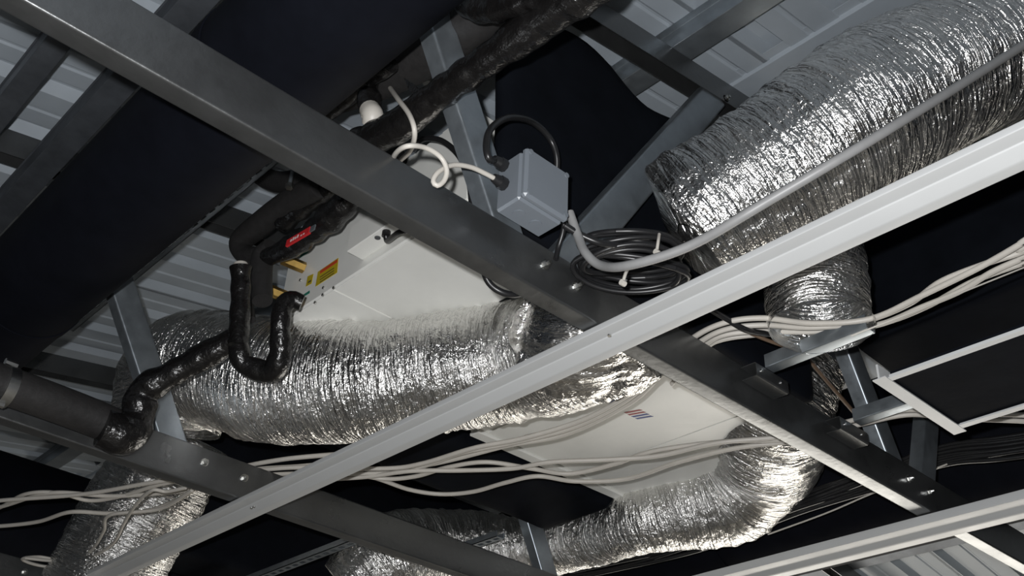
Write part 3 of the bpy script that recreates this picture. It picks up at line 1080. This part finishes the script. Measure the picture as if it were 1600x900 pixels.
# left hand cables
cable('white cable crossing the lower left foil duct in a long low wave', zc([(-40, 822), (0, 822), (60, 815), (110, 800), (170, 802), (230, 798), (280, 780), (310, 760), (360, 735), (440, 718), (545, 708)], 1.112), .0060)
cable('white cable sagging above the lower wave at the left edge', zc([(-40, 808), (0, 793), (40, 772), (90, 770), (140, 782), (190, 775), (250, 757), (320, 745), (400, 733), (470, 728), (530, 722)], 1.120), .0055)
cable('thin white cable hanging in a loop down the lower left foil duct', zc([(290, 762), (260, 768), (238, 766), (215, 785), (195, 815), (175, 850), (130, 875), (80, 876), (40, 872)], 1.045), .0048)
cable('second thin white cable drooping over the lower left foil duct', zc([(300, 766), (250, 795), (172, 805), (162, 830), (140, 862), (100, 875), (60, 870), (35, 874), (70, 885), (130, 885), (190, 872)], 1.055), .0048)

# black cables bundled on the round duct at the lower right
rngc = np.random.default_rng(5)
for k in range(9):
    j = rngc.normal(0, 1, 6) * 3
    base = [(840, 900), (960, 875), (1100, 838), (1250, 788), (1380, 742), (1480, 712), (1640, 690), (2300, 560)]
    off = (k - 4) * 4.2
    nm = ['topmost', 'second', 'third', 'fourth', 'fifth', 'sixth', 'seventh', 'eighth', 'lowest'][k]
    cable('%s black cable of the bundle lying along the round duct at lower right' % nm, [PX(u, v + off + (j[i % 6]), 2.62) for i, (u, v) in enumerate(base)], .0062, 'black_cable', group='black cables on the round duct')
cable('thin pale wire along the round black duct at lower right', [PX(1200, 835, 2.6), PX(1290, 802, 2.6), PX(1365, 770, 2.6), PX(1480, 725, 2.6)], .0022, 'white_cable')
cable('thin pale wire running beside the right white cables', [PY(1330, 525, .70), PY(1450, 478, .62), PY(1600, 418, .52), PY(1640, 402, .5), 3 * PY(1640, 402, .5) - 2 * PY(1450, 478, .62)], .0014, 'white_cable')

# junction box cables
G0, G1 = glands
cable('black cable looping up out of the upper gland of the junction box', [G0 + np.array([.004, 0, 0]), PY(764, 248, 1.045), PY(760, 225, 1.045), PY(768, 200, 1.045), PY(795, 184, 1.06), PY(830, 190, 1.09), PY(858, 215, 1.10), PY(870, 246, 1.105), PY(868, 285, 1.125)], .0062, 'black_cable', group='junction box cables')
cable('white cable curling from the lower gland into a loop above the chord', [G1 + np.array([.004, 0, 0]), PY(758, 271, 1.05), PY(735, 261, 1.05), PY(708, 258, 1.05), PY(686, 268, 1.05), PY(677, 282, 1.052), PY(683, 290, 1.048), PY(694, 282, 1.044), PY(698, 265, 1.04), PY(688, 245, 1.04), PY(665, 231, 1.04), PY(638, 228, 1.04), PY(620, 238, 1.08), PY(612, 256, 1.15), PY(610, 280, 1.18)], .0042, 'white_cable', group='junction box cables')
cable('white cable coming down from the upper pipes behind the chord', [PX(610, 138, .80), PX(622, 155, .755), PX(640, 180, .745), PX(648, 208, .755), PX(641, 235, .79), PX(624, 252, .84), PX(610, 270, .88)], .0045, 'white_cable', group='junction box cables')
cable('black cable arching behind the white loop in front of the white unit', [PX(645, 235, 1.02), PX(660, 218, 1.02), PX(690, 220, 1.02), PX(718, 245, 1.03), PX(733, 285, 1.04), PX(738, 330, 1.05)], .0065, 'black_cable', group='junction box cables')
cable('black cable leaving the terminal cover of the unit', [np.array([cg[0], cg[1], cz0 - .012]), np.array([cg[0], cg[1], cz0 - .012]) + np.array([.003, -.005, -.014]), PY(622, 364, 1.54), PY(642, 358, 1.50), PY(675, 345, 1.44), PY(720, 350, 1.38)], .0065, 'black_cable', group='junction box cables')
cable('black cable sagging below the grey chord onto the foil duct', [PY(750, 395, 1.20), PY(755, 420, 1.20), PY(765, 443, 1.20), PY(785, 457, 1.19), PY(808, 460, 1.18), PY(835, 450, 1.17), PY(860, 430, 1.17)], .0062, 'black_cable', group='junction box cables')
cable('short black cable from the corner of the junction box into the coil', [PY(882, 352, 1.03), PY(905, 366, 1.02), PY(940, 380, 1.0), PY(985, 384, .985), PY(1030, 382, .98)], .0062, 'black_cable', group='junction box cables')
cable('black cable hanging from the junction box corner behind the chord', [PY(882, 345, 1.06), PY(879, 365, 1.07), PY(872, 388, 1.085), PY(868, 405, 1.088)], .0045, 'black_cable', group='junction box cables')
cable('black cable crossing the right white bundle beside the chord', [PY(1105, 480, 1.03), PY(1130, 495, 1.03), PY(1165, 515, 1.02), PY(1200, 522, 1.02)], .006, 'black_cable', group='junction box cables')
cable('thin brown cable hanging under the right white bundle', [PY(1170, 520, 1.06), PY(1200, 532, 1.04), PY(1240, 546, 1.02)], .004, 'brown_cable', group='junction box cables')
cable('thin brown rod slanting behind the nogging to the near chord', [PY(1262, 560, 1.16), PY(1300, 605, 1.17), PY(1335, 645, 1.18)], .005, 'brown_cable', group='junction box cables')

# coil of spare black cable
K = empty('cable_coil', PZ(985, 405, 1.09), 'coil of spare black cable tied with white ties beside the junction box', 'cable coil')
kc = np.array(K.location)
rg = np.random.default_rng(2)
for k in range(9):
    pts = []
    ph = rg.random() * 6
    rx, ry = .088 + rg.normal(0, .007), .062 + rg.normal(0, .006)
    dz = rg.normal(0, .010)
    tl = rg.normal(0, .10)
    for a in np.linspace(0, 2 * math.pi, 21):
        # long axis across the view
        e1 = np.array([.728, -.685, 0]); e2 = np.array([.62, .62, .0])
        p = kc + e1 * rx * math.cos(a + ph) + e2 * ry * math.sin(a + ph) + np.array([0, 0, dz + tl * .06 * math.sin(a + ph + 1) + .006 * math.sin(2 * a + ph)])
        p += (e2 * -.012 if k < 4 else e2 * .010) + np.array([0, 0, .012 if k < 4 else -.008])
        pts.append(p)
    tube('cable_turn', pts, .0052, 'black_cable', K, 8, .010)
for (u, v, du, dv) in ((1030, 366, -4, 28), (981, 420, -8, 22)):
    p, q = PY(u, v, .93), PY(u + du, v + dv, .925)
    tube('cable_tie', [p, (p + q) / 2 + np.array([-.004, -.004, 0]), q], .0028, 'white_cable', K, 8, .006)
    cyl('tie_head', q - np.array([.004, 0, 0]), q + np.array([.005, 0, .0]), .005, 'white_cable', K, seg=8)

# ------------------------------------------------------------------ lift everything onto the floor
for o in bpy.data.objects:
    if o.parent is None and o.type in ('MESH', 'EMPTY'):
        o.location.z += EYE
